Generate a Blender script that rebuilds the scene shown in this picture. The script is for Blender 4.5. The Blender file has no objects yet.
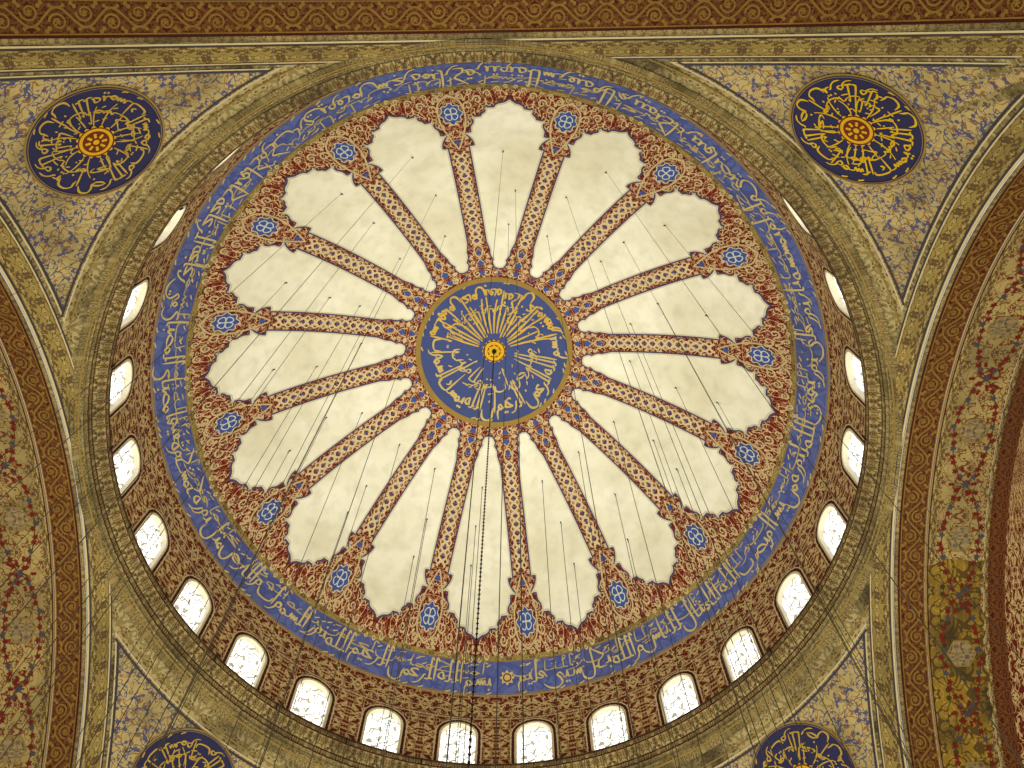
import bpy, math, random
from math import sin, cos, pi, hypot, atan2, sqrt, tan, asin
from mathutils import Matrix, Vector
R = math.radians
random.seed(7)
SC = bpy.context.scene
COL = SC.collection
H = 1.6                                   # eye height; heights below are measured from the eye
try:
    SC.view_settings.view_transform = 'Standard'
except Exception:
    pass

# ------------------------------------------------------------------ materials
def lin(h):
    h = h.lstrip('#'); o = []
    for i in (0, 2, 4):
        c = int(h[i:i+2], 16) / 255
        o.append(c / 12.92 if c <= .04045 else ((c + .055) / 1.055) ** 2.4)
    return (o[0], o[1], o[2], 1)

class NT:
    def __init__(s, name, rough=.85):
        m = bpy.data.materials.new(name); m.use_nodes = True
        s.m = m; s.n = m.node_tree.nodes; s.l = m.node_tree.links
        s.b = s.n['Principled BSDF']; s.b.inputs['Roughness'].default_value = rough
        s.b.inputs['Specular IOR Level'].default_value = .2
    def put(s, sock, v):
        if hasattr(v, 'is_output'): s.l.new(v, sock)
        else: sock.default_value = v
    def math(s, op, a, b=0.0):
        n = s.n.new('ShaderNodeMath'); n.operation = op
        s.put(n.inputs[0], a); s.put(n.inputs[1], b)
        return n.outputs[0]
    def mix(s, f, a, b, mode='MIX'):
        n = s.n.new('ShaderNodeMix'); n.data_type = 'RGBA'; n.blend_type = mode
        s.put(n.inputs[0], f); s.put(n.inputs[6], a); s.put(n.inputs[7], b)
        return n.outputs[2]
    def noise(s, vec, scale, detail=1.0, dist=0.0):
        n = s.n.new('ShaderNodeTexNoise'); s.put(n.inputs['Vector'], vec)
        n.inputs['Scale'].default_value = scale; n.inputs['Detail'].default_value = detail
        n.inputs['Distortion'].default_value = dist
        return n.outputs[0]
    def voro(s, vec, scale, rnd=.6, feat='F1'):
        n = s.n.new('ShaderNodeTexVoronoi'); n.feature = feat; s.put(n.inputs['Vector'], vec)
        n.inputs['Scale'].default_value = scale; n.inputs['Randomness'].default_value = rnd
        return n
    def coord(s, which):
        n = s.n.new('ShaderNodeTexCoord'); return n.outputs[which]
    def combine(s, x, y, z=0.0):
        n = s.n.new('ShaderNodeCombineXYZ'); s.put(n.inputs[0], x); s.put(n.inputs[1], y); s.put(n.inputs[2], z)
        return n.outputs[0]
    def uv(s):
        n = s.n.new('ShaderNodeSeparateXYZ'); s.l.new(s.coord('UV'), n.inputs[0]); return n.outputs[0], n.outputs[1]
    def geo(s):
        return s.n.new('ShaderNodeNewGeometry').outputs['Position']
    def ramp(s, f, a, b, lo, hi):
        n = s.n.new('ShaderNodeMapRange'); s.put(n.inputs[0], f)
        n.inputs[1].default_value = a; n.inputs[2].default_value = b; n.inputs[3].default_value = lo; n.inputs[4].default_value = hi
        return n.outputs[0]
    def grime(s, col, amt, scale=.35, dark='#3a3020'):
        return s.mix(s.ramp(s.noise(s.geo(), scale, 4.0), .44, .7, 0, amt), col, lin(dark))
    def out(s, col):
        s.put(s.b.inputs['Base Color'], col); return s.m

def plain(name, hexc, var=.12, scale=1.0, rough=.85, metal=0):
    t = NT(name, rough); t.b.inputs['Metallic'].default_value = metal
    c = lin(hexc); d = tuple(x * (1 - var * 2.2) for x in c[:3]) + (1,)
    return t.out(t.mix(t.noise(t.geo(), scale, 3.0), c, d))

def ornate(name, ground, vine, vine2, flower, core, per=(1, 1), vs=2.2, vw=.03, fs=1.6, ft=.28, grime=.25, off=(0, 0), gscale=.35, rnd=.5, dark='#3a3020'):
    t = NT(name)
    u, v = t.uv()
    pu, pv = t.math('PINGPONG', u, per[0]), t.math('PINGPONG', v, per[1])
    p = t.combine(pu, pv, 3.7); q = t.combine(pu, pv, 11.3)
    f1 = t.math('LESS_THAN', t.math('ABSOLUTE', t.math('SUBTRACT', t.noise(p, vs, .8, .9), .5)), vw)
    f2 = t.math('LESS_THAN', t.math('ABSOLUTE', t.math('SUBTRACT', t.noise(q, vs * 1.25, .5, .6), .52)), vw * .9)
    c = t.mix(f2, lin(ground), lin(vine2))
    c = t.mix(f1, c, lin(vine))
    d = t.voro(p, fs, rnd).outputs['Distance']
    c = t.mix(t.math('LESS_THAN', d, ft), c, lin(flower))
    c = t.mix(t.math('LESS_THAN', d, ft * .5), c, lin(core))
    return t.out(t.grime(c, grime, gscale, dark))

M = {}
M['red'] = ornate('red_arabesque_paint', '#6a1e12', '#c8b080', '#a88460', '#5a3a4a', '#d8c8a0', (1.0, 1.0), 4.4, .035, 2.6, .13, .1)
M['ribred'] = ornate('rib_red_paint', '#6a1a10', '#d0b488', '#a87c5a', '#5c140c', '#6a3a2a', (1.2, 1.2), 4.4, .032, 3.0, .1, .1)
M['drum'] = ornate('drum_arabesque_paint', '#641f12', '#c8b07c', '#a4865a', '#4a557e', '#ccbc94', (1.3, .8), 3.8, .045, 2.9, .19, .2)
t = NT('cream_plaster')
f1 = t.noise(t.geo(), .45, 6.0); f2 = t.noise(t.geo(), 2.2, 5.0)
c = t.mix(t.ramp(f1, .35, .7, 0, 1), lin('#f0eedf'), lin('#dad5bd')); c = t.mix(t.ramp(f2, .45, .75, 0, .35), c, lin('#bbb6a0'))
M['cream'] = t.out(c)
M['line_white'] = plain('white_outline_paint', '#dccfae', .1)
M['line_blue'] = plain('blue_outline_paint', '#4e4c70', .1)
M['line_slate'] = plain('slate_outline_paint', '#454246', .1)
M['interlace'] = plain('interlace_cream_paint', '#dcc89e', .1, 2)
M['scroll'] = plain('scroll_cream_paint', '#d6be90', .15, 2)
M['blue_floret'] = plain('blue_floret_paint', '#3e58a6', .1, 2)
M['white_floret'] = plain('pale_floret_paint', '#cfd0c0', .05, 2)
M['band_blue'] = ornate('blue_band_paint', '#4e5a98', '#45508e', '#58649e', '#495492', '#5e6ca4', (2.5, 2.5), 1.6, .06, 2.2, .16, .3)
M['letter'] = plain('pale_gold_lettering', '#d2bd80', .2, 1)
M['letter2'] = plain('dim_gold_lettering', '#bca974', .18, 1)
M['gold'] = plain('gold_lettering', '#dab650', .2, 1)
M['gold_soft'] = plain('soft_gold_lettering', '#d4bc74', .2, 1)
M['gold_pale'] = plain('pale_roundel_lettering', '#cfac4a', .2, 1)
M['gold_bright'] = plain('bright_gold_lettering', '#e4ba18', .15, 1)
M['gold_line'] = plain('gold_border_paint', '#a08444', .15, 2)
M['scroll_gold'] = plain('dull_gold_scroll_paint', '#9c7a36', .25, 2)
M['dark_line'] = plain('dark_red_line_paint', '#4a1a14', .1)
M['med_blue'] = plain('medallion_blue_paint', '#46538c', .15, 1.2)
M['rnd_blue'] = plain('roundel_dark_blue_paint', '#32325a', .15, 1.2)
M['rosette'] = plain('rosette_gold_paint', '#e3b426', .12, 2)
M['rosette_red'] = plain('rosette_red_paint', '#74301a', .12, 2)
M['cornice'] = ornate('cornice_ochre_plaster', '#80714a', '#a08f60', '#685838', '#6c4a30', '#988556', (.5, .3), 6, .055, 5, .16, .75, (0, 0), .6, .5, '#3a3020')
M['cornice2'] = ornate('cornice_painted_band', '#786a44', '#b09c68', '#564632', '#6b3824', '#a08c58', (.4, .3), 6, .055, 5, .22, .65, (0, 0), .6)
M['pend'] = ornate('pendentive_brown_paint', '#8c7d52', '#b0a072', '#685838', '#7a5436', '#9e9060', (1.1, 1.1), 3.4, .05, 2.6, .17, .9, (0, 0), .65, .5, '#342a1a')
M['field'] = ornate('pendentive_field_paint', '#bba872', '#54567a', '#8e6a44', '#525a80', '#7c4630', (1.4, 1.4), 3.7, .034, 3.0, .17, .5, (0, 0), .7, .5, '#40341e')
M['border'] = ornate('tan_border_paint', '#9a864c', '#66502e', '#b8a46c', '#5c504c', '#a07c38', (.45, .36), 5, .05, 3.6, .22, .5)
M['arch_border'] = ornate('arch_red_border_paint', '#4a1810', '#704824', '#66381e', '#44140e', '#3c2c40', (.5, .37), 6.5, .06, 4, .15, .25)
M['soffit'] = ornate('soffit_floral_paint', '#b29e66', '#74402a', '#7a663a', '#80361f', '#5a5460', (.75, 1.6), 3.8, .03, 2.8, .16, .5, (0, 0), .5)
M['flower_red'] = plain('garland_red_paint', '#7c241a', .2, 2)
M['flower_blue'] = plain('garland_blue_paint', '#54505e', .2, 2)
M['stem'] = plain('garland_stem_paint', '#5d4a30', .2, 2)
M['hexa'] = ornate('hexagon_rosette_paint', '#86785a', '#a08a60', '#5c5040', '#6a5444', '#66645e', (.3, .3), 6, .06, 4, .3, .2)
M['patch'] = ornate('yellow_ochre_paint', '#94782a', '#5c4822', '#ac8e3e', '#4a3a1e', '#7a6024', (.75, 1.6), 3.0, .05, 1.9, .2, .9, (0, 0), .9)
M['stone'] = plain('pale_stone_frame', '#dccfa8', .12, 2)
M['reveal'] = plain('window_reveal_plaster', '#e8e0c8', .1, 2)
M['cable'] = plain('dull_steel_cable', '#4e483e', .1, 3, .6, .2)
M['iron'] = plain('black_iron', '#241c16', .1, 3, .5, .6)
M['floor'] = ornate('red_carpet', '#7c2620', '#b0824c', '#3e3f62', '#8d3a2a', '#c09a60', (1, 1), 2, .04, 1.5, .2, .1)
# window glass glowing with daylight through a plaster tracery
t = NT('daylit_window_glass')
u, v = t.uv()
p = t.combine(t.math('ADD', u, t.math('MULTIPLY', v, .5)), t.math('SUBTRACT', v, t.math('MULTIPLY', u, .5)), 0)
line = t.math('LESS_THAN', t.voro(p, 3.4, .7, 'DISTANCE_TO_EDGE').outputs['Distance'], .06)
cc = t.voro(p, 3.4, .7).outputs['Color']
sv = t.n.new('ShaderNodeHueSaturation'); sv.inputs['Saturation'].default_value = .3; sv.inputs['Value'].default_value = 1.5
t.l.new(cc, sv.inputs['Color'])
yel = t.mix(t.ramp(t.noise(p, 1.6, 2.0), .5, .7, 0, .55), sv.outputs[0], (.85, .72, .35, 1))
wf = t.math('MULTIPLY', t.noise(p, 1.1, 2.0), .6)
em = t.mix(line, t.mix(wf, (1.0, 1.0, .96, 1), yel), lin('#aaa47c'))
t.put(t.b.inputs['Base Color'], (.3, .3, .3, 1))
t.put(t.b.inputs['Emission Color'], em); t.put(t.b.inputs['Emission Strength'], t.math('SUBTRACT', 2.0, t.math('MULTIPLY', line, 1.15)))
M['glass'] = t.m

# ------------------------------------------------------------------ mesh helpers
class MB:
    def __init__(s): s.v = []; s.f = []; s.u = []
    def vert(s, p, uv=(0, 0)):
        s.v.append(tuple(p)); s.u.append(uv); return len(s.v) - 1
    def grid(s, rows):
        ids = [[s.vert(p, uv) for p, uv in r] for r in rows]
        for a, b in zip(ids[:-1], ids[1:]):
            for i in range(len(a) - 1): s.f.append((a[i], a[i+1], b[i+1], b[i]))
    def fan(s, c, ring):
        ci = s.vert(*c); ids = [s.vert(p, uv) for p, uv in ring]
        for i in range(len(ids)): s.f.append((ci, ids[i], ids[(i+1) % len(ids)]))
    def build(s, name, mat, parent=None, loc=(0, 0, 0), smooth=True):
        me = bpy.data.meshes.new(name)
        me.from_pydata([(x-loc[0], y-loc[1], z-loc[2]) for x, y, z in s.v], [], s.f)
        lay = me.uv_layers.new(name='UVMap')
        for l in me.loops: lay.data[l.index].uv = s.u[l.vertex_index]
        me.materials.append(mat)
        if smooth:
            for p in me.polygons: p.use_smooth = True
        o = bpy.data.objects.new(name, me); COL.objects.link(o)
        if parent: o.parent = parent
        else: o.location = loc
        return o

def tag(o, label, cat=None, group=None, kind=None):
    o['label'] = label
    if cat: o['category'] = cat
    if group: o['group'] = group
    if kind: o['kind'] = kind
    return o
def thing(name, label, cat, loc=(0, 0, 0), group=None, kind=None):
    o = bpy.data.objects.new(name, None); COL.objects.link(o); o.location = loc; o.empty_display_size = .3
    return tag(o, label, cat, group, kind)
def kids(o): return [c for c in bpy.data.objects if c.parent == o]
def dup(root, name=None):
    r = root.copy(); COL.objects.link(r)
    if name: r.name = name
    for ch in kids(root):
        c = ch.copy(); COL.objects.link(c); c.parent = r
        for g_ in kids(ch):
            d = g_.copy(); COL.objects.link(d); d.parent = c
    return r
def turn(o, loc0, phi):                    # phi runs from +Y towards +X
    x, y, z = loc0
    o.location = (x*cos(phi) + y*sin(phi), -x*sin(phi) + y*cos(phi), z)
    o.rotation_euler = (0, 0, -phi)

def smooth(pts, k=5, closed=False):
    n = len(pts); out = []
    for i in range(n if closed else n-1):
        if closed: p0, p1, p2, p3 = pts[(i-1) % n], pts[i], pts[(i+1) % n], pts[(i+2) % n]
        else: p0, p1, p2, p3 = pts[max(i-1, 0)], pts[i], pts[i+1], pts[min(i+2, n-1)]
        for j in range(k):
            t_ = j / k; a = []
            for d in (0, 1):
                a.append(.5*((2*p1[d]) + (-p0[d]+p2[d])*t_ + (2*p0[d]-5*p1[d]+4*p2[d]-p3[d])*t_*t_ + (-p0[d]+3*p1[d]-3*p2[d]+p3[d])*t_**3))
            out.append(tuple(a))
    if not closed: out.append(pts[-1])
    return out
def ribbon(mb, pts, w, f, closed=False, shift=0):
    n = len(pts); prev = None; first = None; acc = 0
    for i in range(n):
        a = pts[(i-1) % n] if (closed or i > 0) else pts[i]
        b = pts[(i+1) % n] if (closed or i < n-1) else pts[i]
        tx, ty = b[0]-a[0], b[1]-a[1]; L = hypot(tx, ty) or 1
        nx, ny = -ty/L, tx/L
        ww = (w[i] if isinstance(w, list) else w) / 2
        if i: acc += hypot(pts[i][0]-pts[i-1][0], pts[i][1]-pts[i-1][1])
        p = pts[i]
        l = mb.vert(f(p[0]+nx*(shift+ww), p[1]+ny*(shift+ww)), (acc, 0)); r = mb.vert(f(p[0]+nx*(shift-ww), p[1]+ny*(shift-ww)), (acc, 2*ww))
        if prev: mb.f.append((prev[0], l, r, prev[1]))
        else: first = (l, r)
        prev = (l, r)
    if closed: mb.f.append((prev[0], first[0], first[1], prev[1]))
def annulus(mb, f, r0, r1, n=128, rings=1):
    mb.grid([[(f((r0+(r1-r0)*j/rings)*sin(2*pi*i/n), (r0+(r1-r0)*j/rings)*cos(2*pi*i/n)), (2*pi*i/n*r1, r0+(r1-r0)*j/rings)) for i in range(n+1)] for j in range(rings+1)])
def blob(mb, f, cx, cy, fr, n=40, rot=0):
    ring = []
    for i in range(n):
        a = 2*pi*i/n; r = fr(a)
        x, y = cx + r*sin(a+rot), cy + r*cos(a+rot); ring.append((f(x, y), (x, y)))
    mb.fan((f(cx, cy), (cx, cy)), ring)

# ------------------------------------------------------------------ the dome surface
def zr(r):
    r = abs(r)
    if r <= 10.6: return 26.5 + sqrt(12.4**2 - r*r)
    return 32.934 - (r-10.6)/.9*(32.934-31.84)
def dome(r, phi, off=0):
    s = (zr(r+.01)-zr(r-.01))/.02; n = hypot(1, s)
    rr = r + off*s/n
    return (rr*sin(phi), rr*cos(phi), zr(r)-off/n + H)
def dxy(off):
    return lambda x, y: dome(hypot(x, y), atan2(x, y), off)
PHI0 = R(6.7); SEC = R(22.5)

CLOCK = {45: 'quarter to', 30: 'half past', 15: 'quarter past', 0: ''}
HOURS = ['twelve', 'one', 'two', 'three', 'four', 'five', 'six', 'seven', 'eight', 'nine', 'ten', 'eleven']
def clock(phi):                            # direction in the photo as on a clock face
    m = (180 - math.degrees(phi)) % 360 * 2
    q = int(round(m/15)) * 15 % 720
    h, mm = q//60, q % 60
    if mm == 0: return HOURS[h % 12] + " o'clock"
    if mm == 45: return 'quarter to ' + HOURS[(h+1) % 12]
    return CLOCK[mm] + ' ' + HOURS[h % 12]

# shell
mb = MB()
NP = 192
rr = [.02] + [10.6*i/30 for i in range(1, 31)]
mb.grid([[(dome(r, PHI0 + 2*pi*i/NP), (2*pi*i/NP*8, r)) for i in range(NP+1)] for r in rr])
tag(mb.build('ceiling', M['red'], None, (0, 0, 0)), 'great hemispherical dome shell painted red with cream arabesque', None, None, 'structure')

# ------------------------------------------------------------------ cream panels and red ribs
SEG = [(3.52, 0, 3.56, .17, 0), (3.56, .17, 3.9, .3, .04), (3.9, .26, 4.3, .42, .05), (4.3, .42, 4.65, .57, 0), (4.65, .57, 8.45, 1.32, 0),
       (8.45, 1.32, 8.5, 1.14, 0), (8.5, 1.14, 8.92, 1.52, -.07), (8.92, 1.52, 8.98, 1.26, 0), (8.98, 1.26, 9.3, 1.2, .05), (9.3, 1.2, 9.52, 1.26, -.03), (9.52, 1.26, 9.57, .94, 0),
       (9.57, .94, 9.72, .82, .03), (9.72, .82, 9.88, .84, -.03), (9.88, .84, 9.92, .5, 0), (9.92, .5, 10.06, .36, .04), (10.06, .36, 10.1, .2, 0), (10.1, .2, 10.24, 0, -.02)]
EDGE = []
for (r0, h0, r1, h1, b) in SEG:
    k = 14 if b == 0 and r1-r0 > 1 else (8 if b else 3)
    for i in range(k):
        t_ = i/k; EDGE.append((h0+(h1-h0)*t_ + b*sin(pi*t_), r0+(r1-r0)*t_))
EDGE.append((0, 10.24))

ploc = dome(7, 0)
P = thing('plaster_petal', '', 'panel', ploc, 'cream panels between the dome ribs')
mb = MB(); f = dxy(.03)
mb.grid([[(f(h*(c_/4-1), y), (h*(c_/4-1), y)) for c_ in range(9)] for h, y in EDGE])
mb.build('plaster_field', M['cream'], P, ploc)
loop = EDGE + [(-h, y) for h, y in EDGE[-2:0:-1]]
mb = MB(); ribbon(mb, loop, .055, dxy(.04), True, .01); mb.build('blue_outline', M['line_blue'], P, ploc)
mb = MB(); ribbon(mb, loop, .04, dxy(.045), True, .07); mb.build('pale_outline', M['line_white'], P, ploc)
for k in range(16):
    o = P if k == 0 else dup(P)
    ph = PHI0 + SEC*(k+.5); turn(o, ploc, ph)
    o['label'] = 'cream scalloped dome panel between the red ribs at %s and %s' % (clock(PHI0+SEC*(k+1)), clock(PHI0+SEC*k))

A = SEC/2
def rot(p, a): return (p[0]*cos(a)+p[1]*sin(a), -p[0]*sin(a)+p[1]*cos(a))
RIGHT = [rot((-h-.012, y), A) for h, y in EDGE] + [rot((-.012, 10.62), A)]
rloc = dome(7, 0)
B = thing('dome_rib', '', 'rib', rloc, 'red ribs radiating across the dome')
mb = MB(); f = dxy(.015)
mb.grid([[(f(x*(c_/4-1), y), (x*(c_/4-1), y)) for c_ in range(9)] for x, y in RIGHT])
mb.build('painted_body', M['ribred'], B, rloc)
mb = MB(); f = dxy(.05)                   # interlaced chain
for s in (-1, 1):
    pts = [(s*.15*sin(pi*(y-4.6)/.3), y) for y in [4.6 + .03*i for i in range(127)]]
    ribbon(mb, pts, .075, f)
for s in (-1, 1):
    pts = [(s*(.18+.05*cos(2*pi*(y-4.6)/.3)), y) for y in [4.6 + .03*i for i in range(127)]]
    ribbon(mb, pts, .045, f)
mb.build('interlace', M['interlace'], B, rloc)
mb = MB(); f = dxy(.055)
for i in range(12):
    blob(mb, f, 0, 4.75+.3*i, lambda a: .035+.015*abs(cos(a)), 12)
mb.build('bead', M['blue_floret'], B, rloc)
# scrolls in the head and the foot
mb = MB(); f = dxy(.05)
def curl(cx, cy, r0, a0, turns, s, w=.06):
    pts = []
    for i in range(22):
        t_ = i/21; a = a0 + turns*2*pi*t_; r = r0*(1-.8*t_)
        pts.append((s*(cx + r*sin(a)), cy + r*cos(a)))
    ribbon(mb, pts, [w*(1-.4*i/21) for i in range(22)], f)
for s in (-1, 1):
    curl(.6, 9.97, .17, -2.2, 1.2, s); curl(.94, 10.14, .15, -1.6, 1.3, s); curl(1.3, 10.3, .13, -1.5, 1.2, s, .055); curl(1.64, 10.4, .1, -1.5, 1.2, s, .05); curl(1.92, 10.45, .07, -1.5, 1.2, s, .04)
    curl(.42, 10.34, .14, .3, -1.3, s, .055); curl(.74, 10.42, .1, 1.3, -1.3, s, .05); curl(.17, 8.98, .11, -.4, 1.2, s, .045); curl(1.04, 10.46, .07, 2.2, -1.2, s, .04); curl(.4, 9.35, .12, .6, 1.2, s, .05); curl(.16, 10.47, .08, .6, 1.2, s, .045)
    curl(.15, 4.25, .09, 3.0, -1.1, s, .04); curl(.27, 3.86, .09, 2.2, -1.1, s, .04); curl(.6, 9.58, .1, 2.6, -1.2, s, .045)
    ribbon(mb, smooth([(0, 8.45), (s*.18, 8.8), (s*.35, 9.2), (s*.44, 9.65), (s*.36, 10.15), (0, 10.42)], 5), .055, f)
    ribbon(mb, smooth([(0, 4.58), (s*.16, 4.4), (s*.1, 4.12), (0, 4.0), (s*.14, 3.8), (s*.18, 3.6)], 5), .045, f)
mb.build('scrollwork', M['scroll'], B, rloc)
FL = MB()
blob(FL, dxy(.06), 0, 9.77, lambda a: .31+.035*cos(8*a), 64)
fl = FL.build('floret', M['blue_floret'], B, rloc)
mb = MB(); f = dxy(.066)
for q in range(2):
    a = q*pi/2+pi/4
    lem = [(.23*cos(t_), .11*sin(2*t_)) for t_ in [2*pi*i/40 for i in range(40)]]
    ribbon(mb, [(x*cos(a)-y*sin(a), 9.77+x*sin(a)+y*cos(a)) for x, y in lem], .032, f, True)
blob(mb, f, 0, 9.77, lambda a: .045, 12)
ribbon(mb, [((.35+.04*cos(8*a))*sin(a), 9.77+(.35+.04*cos(8*a))*cos(a)) for a in [2*pi*i/64 for i in range(64)]], .028, f, True)
mb.build('pale_petals', M['white_floret'], fl, rloc)
mb = MB(); f = dxy(.06)
for y, s in ((8.72, .09), (4.28, .1), (3.8, .12)):
    blob(mb, f, 0, y, lambda a: s*(.6+.55*abs(cos(2*a))), 24)
mb.build('small_floret', M['blue_floret'], B, rloc)
for k in range(16):
    o = B if k == 0 else dup(B)
    ph = PHI0 + SEC*k; turn(o, rloc, ph)
    o['label'] = 'narrow red interlaced dome rib pointing from the medallion to %s' % clock(ph)

# ------------------------------------------------------------------ calligraphy strokes (x runs leftwards, y up, alif = 1)
G = {}
tooth = [[(0, .05), (.07, .08), (.1, .34), (.14, .09), (.3, .04)]]
boat = [[(0, .3), (.05, .06), (.3, -.03), (.62, 0), (.74, .28)]]
bowl = [[(0, .28), (.06, .06), (.1, -.2), (.3, -.36), (.55, -.24), (.62, .16)]]
jim = [[(.02, .33), (.14, .38), (.34, .3), (.12, .1), (0, .05)], [(0, .05), (.2, .04), (.4, .05)]]
jimf = [[(.0, .33), (.12, .38), (.34, .3), (.1, .08), (.06, -.2), (.25, -.42), (.55, -.36)]]
ra = [[(0, .2), (.08, .18), (.14, .0), (.3, -.22), (.5, -.28)]]
dal = [[(.1, .42), (.2, .2), (.2, .06), (.02, .02)]]
sin_m = [[(0, .05), (.05, .26), (.1, .06), (.18, .25), (.23, .06), (.32, .28), (.37, .06), (.62, .04)]]
sin_f = [[(0, .05), (.05, .26), (.1, .06), (.18, .25), (.23, .06), (.32, .28), (.36, 0), (.42, -.3), (.65, -.38), (.85, -.2), (.88, .12)]]
sad_m = [[(0, .05), (.12, .24), (.34, .3), (.44, .14), (.25, .04), (.05, .04)], [(.4, .08), (.5, .2), (.56, .05), (.66, .04)]]
sad_f = [[(0, .05), (.12, .24), (.34, .3), (.44, .14), (.25, .04), (.05, .04)], [(.4, .08), (.48, .2), (.5, -.1), (.62, -.36), (.85, -.3), (.95, .1)]]
ayn_m = [[(0, .05), (.1, .24), (.22, .34), (.3, .24), (.14, .1), (.2, .04), (.36, .04)]]
ayn_f = [[(.28, .36), (.1, .34), (.06, .18), (.22, .12), (.04, -.08), (.1, -.36), (.4, -.42), (.6, -.3)]]
fa_m = [[(0, .05), (.14, .06), (.08, .22), (.16, .32), (.23, .2), (.16, .07), (.34, .04)]]
fa_f = [[(.14, .06), (.05, .2), (.14, .32), (.22, .2), (.18, .04), (.4, -.02), (.7, .04), (.76, .26)]]
kaf_m = [[(.5, .98), (.2, .72), (.04, .55), (.28, .34), (.34, .1), (.26, .04), (0, .05)], [(.3, .05), (.48, .04)]]
kaf_f = [[(.1, 1), (.08, .5), (.1, .08), (.4, .0), (.66, .04), (.7, .26)], [(.36, .5), (.24, .36), (.38, .24)]]
lam_m = [[(.0, .9), (.1, 1.0), (.12, .5), (.13, .1), (.2, .04), (.32, .04)], [(0, .05), (.13, .05)]]
lam_f = [[(.0, .9), (.1, 1.0), (.12, .5), (.12, .05), (.2, -.25), (.42, -.32), (.6, -.16), (.62, .12)]]
mim_m = [[(0, .05), (.1, .18), (.2, .22), (.26, .1), (.16, -.02), (.07, .04), (.34, .04)]]
mim_f = [[(0, .05), (.1, .18), (.2, .22), (.26, .1), (.16, -.02), (.07, .04), (.26, .0), (.34, -.2), (.32, -.5)]]
he_m = [[(0, .05), (.1, .26), (.26, .34), (.32, .16), (.18, .06), (.14, .2), (.22, -.1), (.3, -.04), (.42, .04)]]
he_f = [[(0, .05), (.08, .1), (.14, .32), (.28, .26), (.3, .1), (.14, .02), (.04, .06)]]
waw = [[(.22, .1), (.08, .12), (.06, .26), (.17, .34), (.25, .2), (.26, .02), (.4, -.2), (.58, -.26)]]
ya_f = [[(0, .1), (.14, .3), (.26, .22), (.14, .04), (.1, -.16), (.28, -.36), (.6, -.34), (.84, -.12)]]
alif_i = [[(-.04, .88), (.08, 1.02), (.1, .6), (.12, .02)]]
alif_f = [[(0, .05), (.08, .05), (.13, .14), (.12, .6), (.08, 1.02)]]
for k_, m_, am, f_, af, d_ in (('b', tooth, .3, boat, .78, (1, -1)), ('t', tooth, .3, boat, .78, (2, 1)), ('T', tooth, .3, boat, .78, (3, 1)), ('n', tooth, .3, bowl, .66, (1, 1)),
        ('y', tooth, .3, ya_f, .75, (2, -1)), ('Y', tooth, .3, ya_f, .75, (0, 0)), ('j', jim, .4, jimf, .5, (1, -1)), ('H', jim, .4, jimf, .5, (0, 0)), ('x', jim, .4, jimf, .5, (1, 1)),
        ('d', dal, .28, dal, .28, (0, 0)), ('D', dal, .28, dal, .28, (1, 1)), ('r', ra, .34, ra, .34, (0, 0)), ('z', ra, .34, ra, .34, (1, 1)), ('s', sin_m, .62, sin_f, .92, (0, 0)),
        ('S', sin_m, .62, sin_f, .92, (3, 1)), ('c', sad_m, .66, sad_f, 1.0, (0, 0)), ('C', sad_m, .66, sad_f, 1.0, (1, 1)), ('e', ayn_m, .36, ayn_f, .56, (0, 0)), ('g', ayn_m, .36, ayn_f, .56, (1, 1)),
        ('f', fa_m, .34, fa_f, .78, (1, 1)), ('q', fa_m, .34, fa_f, .78, (2, 1)), ('k', kaf_m, .48, kaf_f, .72, (0, 0)), ('l', lam_m, .32, lam_f, .66, (0, 0)), ('m', mim_m, .34, mim_f, .38, (0, 0)),
        ('h', he_m, .42, he_f, .36, (0, 0)), ('p', he_f, .36, he_f, .36, (2, 1)), ('w', waw, .36, waw, .36, (0, 0)), ('a', alif_i, .22, alif_i, .22, (0, 0))):
    G[k_] = (m_, am, f_, af, d_)
def letters(text, marks=.5):
    """list of words, each a list of strokes and dots, with the total advance"""
    x = 0; words = []; rnd = random.Random(3)
    for wi, w in enumerate(text.split()):
        out = []
        lift = (0, .14, .04, .2)[wi % 4]
        for i, ch in enumerate(w):
            prevj = i > 0 and w[i-1] not in 'adDrzw'
            nextj = i < len(w)-1 and ch not in 'adDrzwp'
            m_, am, f_, af, d_ = G[ch]
            st, ad = (m_, am) if nextj else (f_, af)
            if ch == 'a' and prevj: st, ad = alif_f, .24
            for s in st: out.append(('s', [(px+x, py+(lift if max(q[1] for q in s) < .7 else lift*.3)) for px, py in s]))
            n, side = d_
            for q in range(n):
                out.append(('d', (x + ad*.4 + (q-(n-1)/2)*.11, (.52 + (.1 if (n == 3 and q == 1) else 0) if side > 0 else -.18) + lift)))
            if ch not in 'alk' and rnd.random() < marks:
                yy = rnd.choice((.72, .8, .9)); out.append(('s', [(x+.05, yy+.06), (x+.14, yy), (x+.24, yy-.05)]))
            if rnd.random() < marks*.4: out.append(('s', [(x+.02, -.3), (x+.12, -.36), (x+.22, -.4)]))
            x += ad * .84
        x += .06
        words.append(out)
    return words, x
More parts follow.
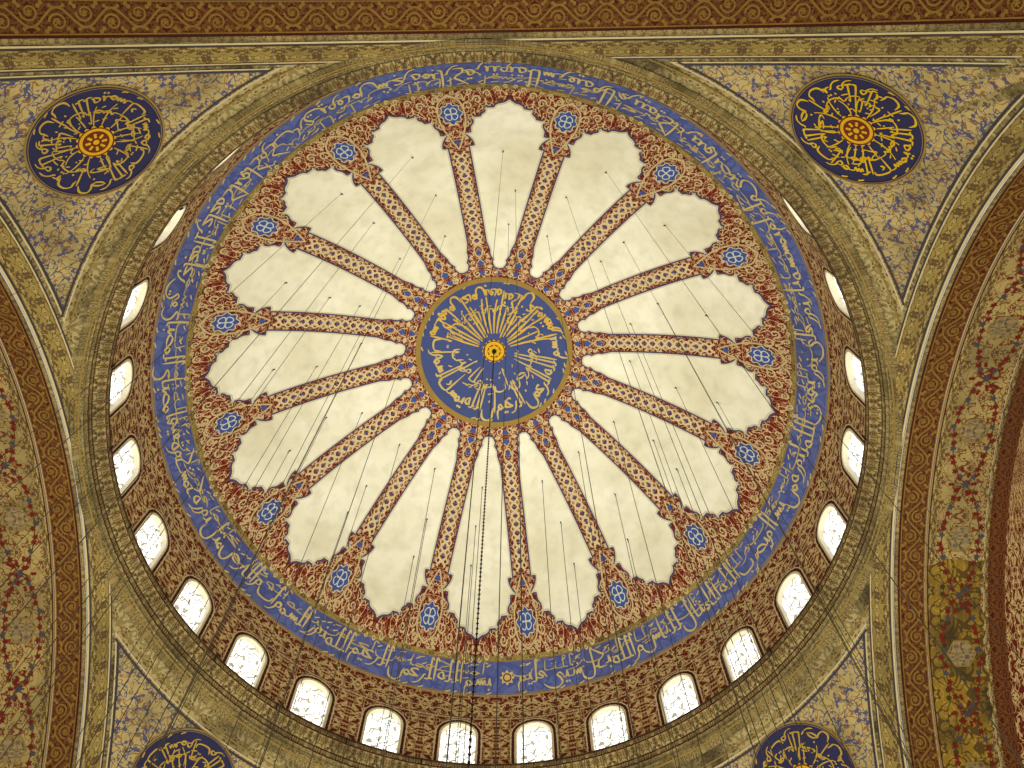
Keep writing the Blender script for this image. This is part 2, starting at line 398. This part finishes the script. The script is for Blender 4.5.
def write(root, loc, mat, text, f, length, yscale, pen, ystretch=None, marks=.5, name='word'):
    words, tot = letters(text, marks); kx = length/tot
    def ymap(y):
        if ystretch and y > .42: return (.42 + (y-.42)*ystretch)*yscale
        return y*yscale
    for wd in words:
        mb = MB()
        for kind, d in wd:
            if kind == 's':
                pts = smooth([(px*kx, ymap(py)) for px, py in d], 5)
                n = len(pts); ws = []
                for i in range(n):
                    a, b = pts[max(i-1, 0)], pts[min(i+1, n-1)]
                    an = atan2(b[1]-a[1], b[0]-a[0]); e_ = min(1, .35+4*min(i, n-1-i)/n)
                    ws.append(pen*(.5+.5*abs(sin(an+R(35))))*e_)
                ribbon(mb, pts, ws, f)
            else:
                cx, cy = d[0]*kx, ymap(d[1]); s = pen*.62
                ids = [mb.vert(f(cx+a*s, cy+b*s)) for a, b in ((-1, 0), (0, 1), (1, 0), (0, -1))]; mb.f.append(tuple(ids))
        mb.build(name, mat, root, loc)

VERSE = ("bsm allh alrHmn alrHym allh nwr alsmwat walarC mTl nwrh kmSkwp fyha mcbaH almcbaH fy zjajp alzjajp kanha kwkb dry ywqd mn Sjrp mbarkp "
         "zytwnp la Srqyp wla grbyp ykad zytha yCyY wlw lm tmssh nar nwr elY nwr yhdy allh lnwrh mn ySaa wyCrb allh alamTal llnas wallh bkl SyY elym")
V2A = "an allh ymsk alsmwat walarC an tzwla wlYn zalta an"
V2B = "amskhma mn aHd mn bedh anh kan Hlyma gfwra"

# inscription band
bl = (0, 0, zr(11.5)+H)
IB = thing('inscription_band', 'blue ring of pale gold calligraphy around the foot of the dome', 'inscription', bl)
def bandpt(ph, tt, off):                   # tt 0 at the outer rim, 1 at the inner rim
    return dome(11.5-.9*tt, ph, off)
mb = MB(); mb.grid([[(bandpt(2*pi*i/NP, j/4*1.0, .0), (2*pi*i/NP*11, j/4*1.4)) for i in range(NP+1)] for j in range(5)])
mb.build('painted_ground', M['band_blue'], IB, bl)
LEN = (2*pi-R(5))*11.05
write(IB, bl, M['letter'], VERSE, lambda x, y: bandpt(R(-1) - x/11.05, (y+.4)/1.4, .034), LEN, .78, .08, 1.12, .8)
write(IB, bl, M['letter2'], V2B+' '+V2A+' '+V2B+' '+V2A, lambda x, y: bandpt(R(-2) - x/11.05, (y+.82)/1.4, .03), LEN, .44, .06, None, .6, 'small_word')
mb = MB()
for t0, t1 in ((0, .05), (.07, .085), (.93, .945), (.955, 1.0)):
    mb.grid([[(bandpt(2*pi*i/NP, t_, .02), (2*pi*i/NP*11, t_)) for i in range(NP+1)] for t_ in (t0, t1)])
mb.build('gold_edging', M['gold_line'], IB, bl)
mb = MB(); fb = lambda x, y: bandpt(R(2.0)+x/11.05, .5+y/1.4, .035)
blob(mb, fb, 0, 0, lambda a: .24+.05*cos(8*a), 48); vr = mb.build('verse_rosette', M['letter'], IB, bl)
mb = MB(); ribbon(mb, [(.14*cos(2*pi*i/24), .14*sin(2*pi*i/24)) for i in range(24)], .05, lambda x, y: bandpt(R(2.0)+x/11.05, .5+y/1.4, .045), True)
mb.build('rosette_ring', M['rosette_red'], vr, bl)

# beaded ring between the band and the red scallops
mb = MB(); mb.grid([[(dome(r, 2*pi*i/NP, .03), (2*pi*i/NP*10.5, r*2)) for i in range(NP+1)] for r in (10.53, 10.62)])
tag(mb.build('trim_1', M['border'], None), 'thin tan painted ring inside the blue inscription band', None, None, 'structure')

# ------------------------------------------------------------------ roundels
def roundel(root, loc, fo, rad, ground, let, rim, rim2, ros, t1, t2, pk=1.0, stems=20, upper=False, let2=None):
    mb = MB(); annulus(mb, fo(.03), .01, rad, 96, 10); mb.build('ground', ground, root, loc)
    mb = MB(); annulus(mb, fo(.06), rad*.965, rad*1.0, 96); rm = mb.build('rim', rim, root, loc)
    mb = MB(); annulus(mb, fo(.055), rad*1.0, rad*1.03, 96); annulus(mb, fo(.065), rad*.972, rad*.982, 96); mb.build('rim_line', rim2, rm, loc)
    def pol(base, off, a0=0):
        rb = rad*base
        return lambda x, y: fo(off)((rb-y)*sin(a0-x/rb), (rb-y)*cos(a0-x/rb))
    if upper:                              # letters below, a fan of tall strokes above the hub
        write(root, loc, let2, t1, pol(.85, .05, R(105)), R(210)*rad*.85, .27*rad, .034*rad*pk, 1.5, .8)
        write(root, loc, let2, t2, pol(.52, .055, R(95)), R(190)*rad*.52, .2*rad, .028*rad*pk, 1.3, .5, 'inner_word')
        write(root, loc, let, V2B, pol(.87, .05, R(255)), R(150)*rad*.87, .25*rad, .032*rad*pk, 1.2, .7)
        write(root, loc, let, "an tzwla wlYn zalta an", pol(.6, .054, R(250)), R(140)*rad*.6, .15*rad, .024*rad*pk, 1.0, .6, 'inner_word')
    else:
        write(root, loc, let, t1, pol(.85, .05), 2*pi*rad*.85, .27*rad, .042*rad*pk, 1.3, .9)
        write(root, loc, let, t2, pol(.58, .055, 1.2), 2*pi*rad*.58, .2*rad, .036*rad*pk, 1.2, .8, 'inner_word')
    mb = MB(); rn = random.Random(4)       # long upright strokes running to the hub
    for q in range(stems):
        a = 2*pi*(q+rn.uniform(-.3, .3))/stems; r0 = rad*rn.uniform(.28, .32); r1 = rad*rn.uniform(.52, .72); b_ = rn.uniform(-.25, .25)
        if upper: a = pi + R(72)*(2*(q+rn.uniform(-.15, .15))/(stems-1)-1); r0 = rad*rn.uniform(.2, .26); r1 = rad*rn.uniform(.62, .78)
        if upper: b_ *= .3
        pts = [((r0+(r1-r0)*i/8)*sin(a+b_*(i/8)**2), (r0+(r1-r0)*i/8)*cos(a+b_*(i/8)**2)) for i in range(9)]
        ribbon(mb, pts, [rad*pk*(.008+.02*sin(pi*min(1, (i+1)/7)*.8)) for i in range(9)], fo(.058))
    mb.build('long_strokes', let, root, loc)
    mb = MB(); blob(mb, fo(.07), 0, 0, lambda a: ros*(.94+.06*cos(16*a)), 96); rs = mb.build('centre_rosette', M['rosette'], root, loc)
    mb = MB(); annulus(mb, fo(.075), ros*.82, ros*.9, 48)
    annulus(mb, fo(.075), .01 if not upper else ros*.45, ros*.66 if not upper else ros*.55, 32); mb.build('rosette_ground', M['rosette_red'], rs, loc)
    mb = MB()
    for q in range(8):
        a = q*pi/4; blob(mb, fo(.085), .4*ros*sin(a), .4*ros*cos(a), lambda b_: ros*(.04+.1*abs(cos(b_))), 14, a)
    blob(mb, fo(.085), 0, 0, lambda a: ros*.15, 20)
    mb.build('rosette_petals', M['rosette'], rs, loc)
    return root

ml = dome(0, 0)
CM = thing('central_medallion', 'large blue calligraphy medallion at the crown of the dome', 'medallion', ml)
roundel(CM, ml, dxy, 3.08, M['med_blue'], M['gold'], M['gold_line'], M['gold_line'], .5, "bsm allh alrHmn alrHym an allh ymsk alsmwat", "walarC an tzwla wlYn", .95, 19, True, M['gold_soft'])
# floret ring round it
mb = MB(); annulus(mb, dxy(.012), 3.16, 3.6, 128, 2); RG = mb.build('trim_2', M['ribred'], None)
tag(RG, 'red ring of small florets round the central medallion', None, None, 'structure')
mb = MB()
for q in range(32):
    a = PHI0 + q*SEC/2; r_ = 3.4 if q % 2 == 0 else 3.34
    blob(mb, dxy(.055), r_*sin(a), r_*cos(a), lambda b_: (.1 if q % 2 == 0 else .06)*(.6+.6*abs(cos(2*b_))), 20, a)
mb.build('floret_ring', M['blue_floret'], RG)
mb = MB()
for q in range(16):
    for s in (-1, 1):
        a0 = PHI0 + q*SEC
        pts = [((3.37+.15*(1-.7*i/16)*cos(i/16*7))*sin(a0+s*(.058+.045*(1-.7*i/16)*sin(i/16*7))), (3.37+.15*(1-.7*i/16)*cos(i/16*7))*cos(a0+s*(.058+.045*(1-.7*i/16)*sin(i/16*7)))) for i in range(17)]
        ribbon(mb, pts, .04, dxy(.045))
mb.build('curl_ring', M['interlace'], RG)

# ------------------------------------------------------------------ drum with its windows
RD = 11.6; NW = 27; WB = pi/NW; HW = .62; ZB = 28.0; ZT = 30.32; ZS = ZT-HW
def drum(s, z, off=0):                     # s metres along the wall
    return ((RD-off)*sin(s/RD), (RD-off)*cos(s/RD), z+H)
def inside(x, z):
    if z < ZB or abs(x) > HW: return False
    return z < ZS or hypot(x, z-ZS) < HW
def ray(a, test):
    lo, hi = 0, 5
    for _ in range(40):
        m = (lo+hi)/2
        if test(m*sin(a), 29.0+m*cos(a)): lo = m
        else: hi = m
    return lo*sin(a), 29.0+lo*cos(a)
bw = WB*RD; z0d, z1d = 27.7, 30.75
angs = [2*pi*i/48 for i in range(48)] + [atan2(s*bw, zz-29.0) % (2*pi) for s in (-1, 1) for zz in (z0d, z1d)] + [atan2(s*HW, ZB-29.0) % (2*pi) for s in (-1, 1)]
angs = sorted(angs)
inn = [ray(a, inside) for a in angs]
outr = [ray(a, lambda x, z: abs(x) < bw and z0d < z < z1d) for a in angs]
mb = MB()
for k in range(NW):
    sh = (k+.5)*2*bw
    rows = []
    for q in (0, .5, 1):
        row = [(drum(a[0]+(b[0]-a[0])*q+sh, a[1]+(b[1]-a[1])*q), (a[0]+(b[0]-a[0])*q, a[1]+(b[1]-a[1])*q)) for a, b in zip(inn, outr)]
        rows.append(row + [row[0]])
    mb.grid(rows)
NR = 168
mb.grid([[((r*sin(2*pi*i/NR), r*cos(2*pi*i/NR), z+H), (2*pi*i/NR*RD, z)) for i in range(NR+1)] for r, z in ((RD, 30.75), (11.6, 31.1), (11.56, 31.5), (11.5, 31.84))])
WD = tag(mb.build('wall_drum', M['drum'], None, (0, 0, 0), False), 'red arabesque wall of the dome drum carrying the arched windows', None, None, 'structure')
mb = MB()
for zz, ww, amp, nn in ((31.3, .05, .16, 84), (30.95, .04, .1, 84), (30.62, .05, .0, 1)):
    pts = [(2*pi*RD*i/840, zz+amp*abs(sin(nn*pi*i/840*1.0))) for i in range(841)]
    ribbon(mb, pts, ww, lambda s, z: ((11.57-max(0, z-30.75)*.06)*sin(s/RD), (11.57-max(0, z-30.75)*.06)*cos(s/RD), z+H))
mb.build('crest_line', M['scroll'], WD)

wl = drum(0, ZB)
W = thing('window_1', '', 'window', wl, 'arched windows of the dome drum', 'structure')
mb = MB(); pts = [(p[0], p[1]) for p in inn]
ribbon(mb, pts, .08, lambda s, z: drum(s, z, .03), True, .04); mb.build('window_frame', M['stone'], W, wl)
mb = MB(); ribbon(mb, pts, .08, lambda s, z: drum(s, z, .03), True, .13); mb.build('red_surround', M['dark_line'], W, wl)
mb = MB(); ribbon(mb, pts, .04, lambda s, z: drum(s, z, .035), True, .21); mb.build('pale_surround', M['interlace'], W, wl)
mb = MB(); mb.grid([[(drum(x, z, d_), (x, z)) for x, z in inn+[inn[0]]] for d_ in (.03, -.1, -.2)]); mb.build('reveal', M['reveal'], W, wl, False)
mb = MB(); mb.fan((drum(0, 29, -.18), (0, 29)), [(drum(x, z, -.18), (x, z)) for x, z in inn]); mb.build('pane', M['glass'], W, wl, False)
ORD = ['first', 'second', 'third', 'fourth', 'fifth', 'sixth', 'seventh', 'eighth', 'ninth', 'tenth', 'eleventh', 'twelfth', 'thirteenth', 'fourteenth']
for k in range(NW):
    i = k//2; side = 1 if k % 2 == 0 else -1
    o = W if k == 0 else dup(W, 'window_%d' % (k+1))
    turn(o, wl, side*(WB + 2*WB*i))
    o['label'] = 'arched bright glass window in the dome drum, %s to the %s of bottom centre' % (ORD[i], 'right' if side > 0 else 'left')

# cornice under the drum
prof = [(11.98, 26.6), (11.78, 26.85), (11.74, 27.0), (11.76, 27.06), (11.7, 27.12), (11.68, 27.4), (11.58, 27.46), (11.58, 27.54), (11.41, 27.68), (11.39, 28.02), (11.62, 28.07)]
for nm, a, b, mt, lb in (('trim_3', 0, 5, 'cornice', 'ochre moulded cornice ring where dome drum meets the pendentives'), ('trim_4', 4, 6, 'cornice2', 'painted floral frieze of the cornice ring'), ('trim_5', 5, 11, 'cornice2', 'upper moulding of the cornice ring under the windows')):
    mb = MB(); mb.grid([[((r*sin(2*pi*i/NR), r*cos(2*pi*i/NR), z+H), (2*pi*i/NR*RD, z)) for i in range(NR+1)] for r, z in prof[a:b]])
    o = tag(mb.build(nm, M[mt], None, (0, 0, 0)), lb, None, None, 'structure')
    if nm in ('trim_4', 'trim_5'):
        mb = MB()
        for za, ra_, wz in ((27.13, 11.69, .05), (27.35, 11.67, .05)) if nm == 'trim_4' else ((27.69, 11.395, .06), (27.94, 11.385, .05)):
            mb.grid([[((r*sin(2*pi*i/NR), r*cos(2*pi*i/NR), z+H), (i, z)) for i in range(NR+1)] for r, z in ((ra_, za), (ra_, za+wz))])
        mb.build('red_line', M['dark_line'], o)

# ------------------------------------------------------------------ pendentives
AH = 12.0; RHO = AH*sqrt(2); ZC = 26.9 - sqrt(RHO**2 - 11.75**2)
def sph(r, phi, off=0):
    al = asin(min(1, r/RHO)); q = RHO-off
    return (q*sin(al)*sin(phi), q*sin(al)*cos(phi), ZC + q*cos(al) + H)
def tri(mb, half, r0, off, n=48, m=36, pmax=R(45)):
    rows = []
    for j in range(m+1):
        row = []
        for i in range(n+1):
            ps = -pmax + 2*pmax*i/n
            rb = half/cos(R(45)-abs(ps))
            a0 = asin(r0/RHO); a1 = asin(min(1, rb/RHO)); a1 = max(a1, a0)
            al = a0+(a1-a0)*j/m
            row.append((sph(RHO*sin(al), R(45)+ps, off), (ps*14, al*RHO)))
        rows.append(row)
    mb.grid(rows)
def archline(mb, dl, w, off, rmin):
    """strip on the pendentive parallel to an arch, for both of its arches"""
    for sw in (0, 1):
        ed = []
        for d_ in (dl, dl+w):
            be = R(45)-d_/RHO; yy = RHO*sin(be); ra_ = RHO*cos(be)
            x0 = sqrt(max(0, rmin**2-yy**2)); t0 = asin(min(1, x0/ra_)); t1 = asin(min(1, yy/ra_))
            ed.append([(t0+(t1-t0)*i/60, yy, ra_) for i in range(61)])
        rows = []
        for e_, d_ in zip(ed, (0, w)):
            row = []
            for ta, yy, ra_ in e_:
                x, z = ra_*sin(ta), ra_*cos(ta)
                k_ = (RHO-off)/RHO
                p = (x*k_, yy*k_, z*k_+ZC+H) if sw == 0 else (yy*k_, x*k_, z*k_+ZC+H)
                row.append((p, (ta*ra_, d_)))
            rows.append(row)
        mb.grid(rows)
RGAP = .9
X1 = RHO*sin(R(45)-.86/RHO); R1 = RHO*sin(asin(11.75/RHO)+RGAP/RHO)
pm = R(45)-math.acos(X1/R1)
PN = thing('wall_far_right', '', None, (0, 0, 0), None, 'structure')
mb = MB(); tri(mb, AH, 11.75, 0); mb.build('pendentive_shell', M['pend'], PN)
mb = MB(); tri(mb, X1, R1, .03, pmax=pm); mb.build('painted_field', M['field'], PN)
mb = MB(); archline(mb, .14, .5, .03, 11.95); mb.build('border_band', M['border'], PN)
mb = MB(); archline(mb, .0, .06, .04, 11.9); archline(mb, .66, .035, .04, 12.0); archline(mb, .84, .04, .045, R1)
def rstrip(mb, r, w, off, ph0, ph1, n=60):
    al = asin(r/RHO)
    mb.grid([[(sph(RHO*sin(al+d_/RHO), ph0+(ph1-ph0)*i/n, off), (i*.3, d_)) for i in range(n+1)] for d_ in (0, w)])
rstrip(mb, R1, .04, .045, R(45)-pm, R(45)+pm)
mb.build('pale_line', M['interlace'], PN)
mb = MB(); archline(mb, .06, .05, .042, 11.9); archline(mb, .70, .04, .042, 12.1); archline(mb, .89, .07, .047, R1+.1); rstrip(mb, R1*1.0045, .07, .047, R(45)-pm*.97, R(45)+pm*.97)
mb.build('dark_line', M['line_slate'], PN)
mb = MB(); rstrip(mb, 11.83, .05, .04, 0, pi/2); rstrip(mb, RHO*sin(asin(R1/RHO)-.2/RHO), .04, .04, R(15), R(75)); mb.build('ring_line', M['gold_line'], PN)
sides = ['wall_far_right', 'wall_near_right', 'wall_near_left', 'wall_far_left']
txt = ['lower right', 'upper right', 'upper left', 'lower left']
for k in range(4):
    o = PN if k == 0 else dup(PN, sides[k]); turn(o, (0, 0, 0), k*pi/2)
    o['label'] = 'stained olive brown painted pendentive in the %s corner of the photo' % txt[k]

# roundels on the pendentives
ac = asin(13.5/RHO); n3 = (sin(ac)*sin(R(45)), sin(ac)*cos(R(45)), cos(ac))
ea = (cos(R(45)), -sin(R(45)), 0); eb = (cos(ac)*sin(R(45)), cos(ac)*cos(R(45)), -sin(ac))
def rnd_map(off):
    def f(a, b):
        v = [n3[i]*RHO + ea[i]*a + eb[i]*b for i in range(3)]; L = sqrt(sum(q*q for q in v)); k_ = (RHO-off-.03)/L
        return (v[0]*k_, v[1]*k_, v[2]*k_+ZC+H)
    return f
rl = rnd_map(0)(0, 0)
RO = thing('calligraphy_roundel', '', 'roundel', rl, 'calligraphy roundels on the pendentives')
roundel(RO, rl, rnd_map, 1.66, M['rnd_blue'], M['gold_pale'], M['rnd_blue'], M['gold_line'], .5, "an allh ymsk alsmwat walarC an tzwla wlYn", "zalta an amskhma mn aHd mn", .9, 16)
rtx = ['dark blue roundel with gold lettering cut off at the lower right of the photo', 'dark blue roundel with bright yellow lettering in the upper right pendentive',
       'dark blue roundel with tan gold lettering in the upper left pendentive', 'dark blue roundel with gold lettering cut off at the lower left of the photo']
for k in range(4):
    o = RO if k == 0 else dup(RO)
    turn(o, rl, k*pi/2 + {0: 0, 1: R(1.6), 2: R(-1.6), 3: 0}[k]); o['label'] = rtx[k]
    if k == 1:
        for c_ in kids(o):
            if 'word' in c_.name or 'stroke' in c_.name:
                c_.data = c_.data.copy(); c_.data.materials[0] = M['gold_bright']

# ------------------------------------------------------------------ the four great arches with their soffits
def sof(x, y, off=0):                      # x metres along the curve, y outward
    a = x/AH; r = AH-off
    return (r*sin(a), y, ZC + r*cos(a) + H)
AL = thing('wall_far_arch', 'great painted arch', None, (0, AH, ZC+H), None, 'structure'); al_ = (0, AH, ZC+H)
def sband(name, y0, y1, mat, off=0, ny=2):
    mb = MB(); L = AH*R(84)
    mb.grid([[(sof(-L+2*L*i/120, y0+(y1-y0)*j/ny, off), (-L+2*L*i/120, y0+(y1-y0)*j/ny - y0)) for i in range(121)] for j in range(ny+1)])
    return mb.build(name, M[mat], AL, al_)
sband('arch_edge', 12.0, 12.12, 'cornice', .03); sband('edge_line', 12.12, 12.17, 'dark_line', .02)
bb = sband('border_band', 12.17, 12.93, 'arch_border'); sband('pale_band', 12.93, 12.99, 'gold_line', .015); sband('edge_line', 12.99, 13.03, 'dark_line', .02); sband('tan_band', 13.03, 13.22, 'border', .01)
sband('floral_field', 13.22, 14.66, 'soffit'); sband('tan_band', 14.66, 14.8, 'border', .01); sband('outer_border', 14.8, 15.3, 'arch_border', .0)
mb = MB(); fs_ = lambda x, y: sof(x, y, .02)
wave = lambda x: 12.55 + .2*sin(pi*x/.6)
ribbon(mb, [(-16.8+.06*i, wave(-16.8+.06*i)) for i in range(561)], .05, fs_)
for q in range(-28, 28):
    cx = .3+.6*q; s = -1 if q % 2 == 0 else 1     # a curl springs into every hollow of the wave
    cy = 12.55 + s*.1
    pts = [(cx+.2*(1-.72*i/22)*sin(s*i/22*8.6+pi/2), cy+.19*(1-.72*i/22)*cos(s*i/22*8.6+pi/2)) for i in range(23)]
    ribbon(mb, pts, [.05-.018*i/22 for i in range(23)], fs_)
    blob(mb, fs_, cx, cy, lambda a: .055+.03*cos(5*a), 20)
    for e in (-1, 1):
        blob(mb, fs_, cx+e*.24, cy+s*.16, lambda a: .02+.075*abs(cos(a)), 12, e*s*.8)
        blob(mb, fs_, cx+e*.12, cy-s*.32, lambda a: .02+.06*abs(cos(a)), 12, -e*s*.9)
for yy in (12.2, 12.9):
    ribbon(mb, [(-17+.5*i, yy) for i in range(69)], .03, fs_)
mb.build('gold_scrolls', M['scroll_gold'], bb, al_)
mb = MB(); mb2 = MB(); mr = MB(); mbl = MB(); ms = MB(); fg = lambda x, y: sof(x, y, .016)
rg = random.Random(9)
for q in range(-4, 5):
    cx = q*3.4+1.2; cy = 13.94
    hexf = lambda a: .42*cos(pi/6)/cos((a % (pi/3))-pi/6)
    blob(mb, lambda x, y: sof(x, y, .02), cx, cy, hexf, 36)
    ribbon(mb2, [(cx+hexf(2*pi*i/36)*sin(2*pi*i/36), cy+hexf(2*pi*i/36)*cos(2*pi*i/36)) for i in range(36)], .035, lambda x, y: sof(x, y, .03), True)
    for s in (-1, 1):                      # garlands weaving between the hexagons
        path = [(cx+3.4*i/30, cy+s*(.6*abs(cos(pi*i/30))**.6-.05)) for i in range(31)]
        ribbon(ms, path, .03, fg)
        for i in range(1, 31, 2):
            x, y = path[i]; m_ = mbl if i % 8 == 1 else mr
            blob(m_, lambda a_, b_: sof(a_, b_, .02), x+rg.uniform(-.05, .05), y+rg.uniform(-.06, .06), lambda a: .08+.025*cos(5*a), 20)
    for i in range(10):                    # a rosette spray midway
        a = 2*pi*i/10; d_ = .4 if i % 2 else .25
        blob(mr, lambda a_, b_: sof(a_, b_, .022), cx+1.7+d_*1.2*sin(a), cy+d_*cos(a), lambda t_: .03+.06*abs(cos(t_)), 12, a)
    blob(mbl, lambda a_, b_: sof(a_, b_, .024), cx+1.7, cy, lambda a: .1+.03*cos(6*a), 24)
hx = mb.build('hexagon_rosettes', M['hexa'], AL, al_); mb2.build('rosette_outline', M['gold_line'], hx, al_)
gs = ms.build('garland_stems', M['stem'], AL, al_); mr.build('red_flowers', M['flower_red'], gs, al_); mbl.build('blue_flowers', M['flower_blue'], gs, al_)
for k, (nm, lb) in enumerate((('wall_far_arch', 'great painted arch below the bottom edge of the photo'), ('wall_right_arch', 'great painted arch with floral soffit along the right of the photo'),
                              ('wall_near_arch', 'great painted arch with red border along the top of the photo'), ('wall_left_arch', 'great painted arch with floral soffit along the left of the photo'))):
    o = AL if k == 0 else dup(AL, nm); turn(o, al_, k*pi/2); o['label'] = lb
    if k == 1:                             # mottled yellow ochre patch laid over the right soffit
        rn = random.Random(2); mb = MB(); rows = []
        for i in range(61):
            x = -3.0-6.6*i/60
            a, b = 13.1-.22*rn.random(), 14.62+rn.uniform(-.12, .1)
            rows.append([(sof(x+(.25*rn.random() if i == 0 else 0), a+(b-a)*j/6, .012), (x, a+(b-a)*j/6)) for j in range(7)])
        mb.grid(rows); mb.build('yellow_ochre_patch', M['patch'], o, al_)
# half domes beyond the arches
mb0 = MB(); RH = 12.03
mb0.grid([[((RH*cos(R(90)*j/16)*sin(R(-90)+pi*i/40), 15.25+RH*cos(R(90)*j/16)*cos(R(-90)+pi*i/40), ZC+H+RH*sin(R(90)*j/16)), (i*.9, j*1.1)) for i in range(41)] for j in range(17)])
hl = (0, 15.3, ZC+H)
hd = mb0.build('ceiling_far', M['drum'], None, hl)
tag(hd, 'painted half dome beyond the far arch', None, None, 'structure')
for k, nm in ((1, 'right'), (2, 'near'), (3, 'left')):
    o = hd.copy(); COL.objects.link(o); o.name = 'ceiling_'+nm; turn(o, hl, k*pi/2); o['label'] = 'painted half dome beyond the %s arch' % nm

# ------------------------------------------------------------------ hanging cables and the chain
def tube(mb, x, y, z0, z1, r, n=6):
    mb.grid([[((x+r*cos(2*pi*i/n), y+r*sin(2*pi*i/n), z), (i, z)) for i in range(n+1)] for z in (z0, (z0+z1)/2, z1)])
def cable(r, ph, label, ztop=None, rad=.011):
    x, y = r*sin(ph), r*cos(ph); zt = (zr(r)+H-.06) if ztop is None else ztop
    rad *= min(1, .25 + .75*max(0, y+11.5)/15)    # slimmer lines on the near side
    lo = (x, y, 3.0)
    mb = MB(); tube(mb, x, y, 3.0, zt, rad)
    o = mb.build('hanging_cable', M['cable'], None, lo)
    tag(o, label, 'cable', 'thin cables hanging from the dome')
    mb = MB()
    if ztop is None:
        blob(mb, dxy(.05), x, y, lambda a: .032, 10); tube(mb, x, y, zt-.2, zt, .015)
    else: tube(mb, x, y, zt-.25, zt, .03)
    mb.build('hook', M['iron'], o, lo)
rnd = random.Random(5)
for k in range(16):
    nmk = 'between ribs at %s and %s' % (clock(PHI0+SEC*(k+1)), clock(PHI0+SEC*k))
    for r, d_ in ((5.5, 'near medallion '), (7.0, 'midway '), (8.4, 'near rim ')):
        cable(r+rnd.uniform(-.25, .25), PHI0+SEC*(k+.5)+rnd.uniform(-.07, .07), 'cable hooked ' + d_ + nmk)
for i in range(0, 10):
    cable(11.3, -(WB+2*WB*i+WB*.9), 'cable beside the %s drum window left of bottom centre' % ORD[i], 27.9+H, .01)
for i in (2, 3, 4, 6):
    cable(11.3, (WB+2*WB*i+WB*.9), 'cable beside the %s drum window right of bottom centre' % ORD[i], 27.9+H, .009)
zt = zr(0)+H-.1
mb = MB(); tube(mb, 0, 0, 4.0, zt, .014)
for i in range(int((zt-4.0)/.2)):
    z = 4.0+.2*i; q = .034
    ids = [mb.vert(p) for p in ((0, 0, z+.09), (q, 0, z), (0, q, z), (-q, 0, z), (0, -q, z), (0, 0, z-.09))]
    for a, b in ((1, 2), (2, 3), (3, 4), (4, 1)): mb.f.append((ids[0], ids[a], ids[b])); mb.f.append((ids[5], ids[b], ids[a]))
ch = tag(mb.build('chandelier_chain', M['iron'], None, (0, 0, 4.0), False), 'dark beaded chain hanging from the centre of the blue medallion', 'chain')
mb = MB(); blob(mb, dxy(.1), 0, 0, lambda a: .1, 24); tube(mb, 0, 0, zt-.3, zt, .04, 8); mb.build('ceiling_hook', M['iron'], ch, (0, 0, 4.0))

# floor
mb = MB(); mb.grid([[((-28+56*i/10, -28+56*j/10, 0), (-28+56*i/10, -28+56*j/10)) for i in range(11)] for j in range(11)])
tag(mb.build('floor', M['floor'], None), 'red carpeted prayer hall floor', None, None, 'structure')

# ------------------------------------------------------------------ light
w = bpy.data.worlds.new('sky'); SC.world = w; w.use_nodes = True
w.node_tree.nodes['Background'].inputs[0].default_value = (1, .98, .86, 1); w.node_tree.nodes['Background'].inputs[1].default_value = .65
def area(name, loc, rot_, size, power, col, spread=pi):
    d = bpy.data.lights.new(name, 'AREA'); d.shape = 'DISK'; d.size = size; d.energy = power; d.color = col; d.spread = spread
    o = bpy.data.objects.new(name, d); COL.objects.link(o); o.location = loc; o.rotation_euler = rot_
area('hall_fill_light', (0, 0, .6), (pi, 0, 0), 26, 7200, (1, .97, .74))  # added fill disc above the floor, even upward light, not a fixture
area('dome_fill_light', (0, .5, 3.0), (pi, 0, 0), 6, 800, (1, .985, .82), R(62))  # added narrow fill from below, brightens the dome against its surroundings

# ------------------------------------------------------------------ camera
TH = R(19); EP = .0137
X = Vector((1, 0, 0)); U = Vector((0, -cos(TH), sin(TH)))
fw = (Vector((0, sin(TH), cos(TH))) - .006*X).normalized()
rt = X*cos(EP) - U*sin(EP); rt = (rt - fw*rt.dot(fw)).normalized(); up = rt.cross(fw)
m = Matrix((rt, up, -fw)).transposed().to_4x4(); m.translation = Vector((.95, -11.95, H))
cd = bpy.data.cameras.new('camera'); cam = bpy.data.objects.new('camera', cd); COL.objects.link(cam)
cam.matrix_world = m; cd.sensor_width = 36; cd.lens = 36*1000/1024; cd.clip_end = 300; cd.clip_start = .05
SC.camera = cam
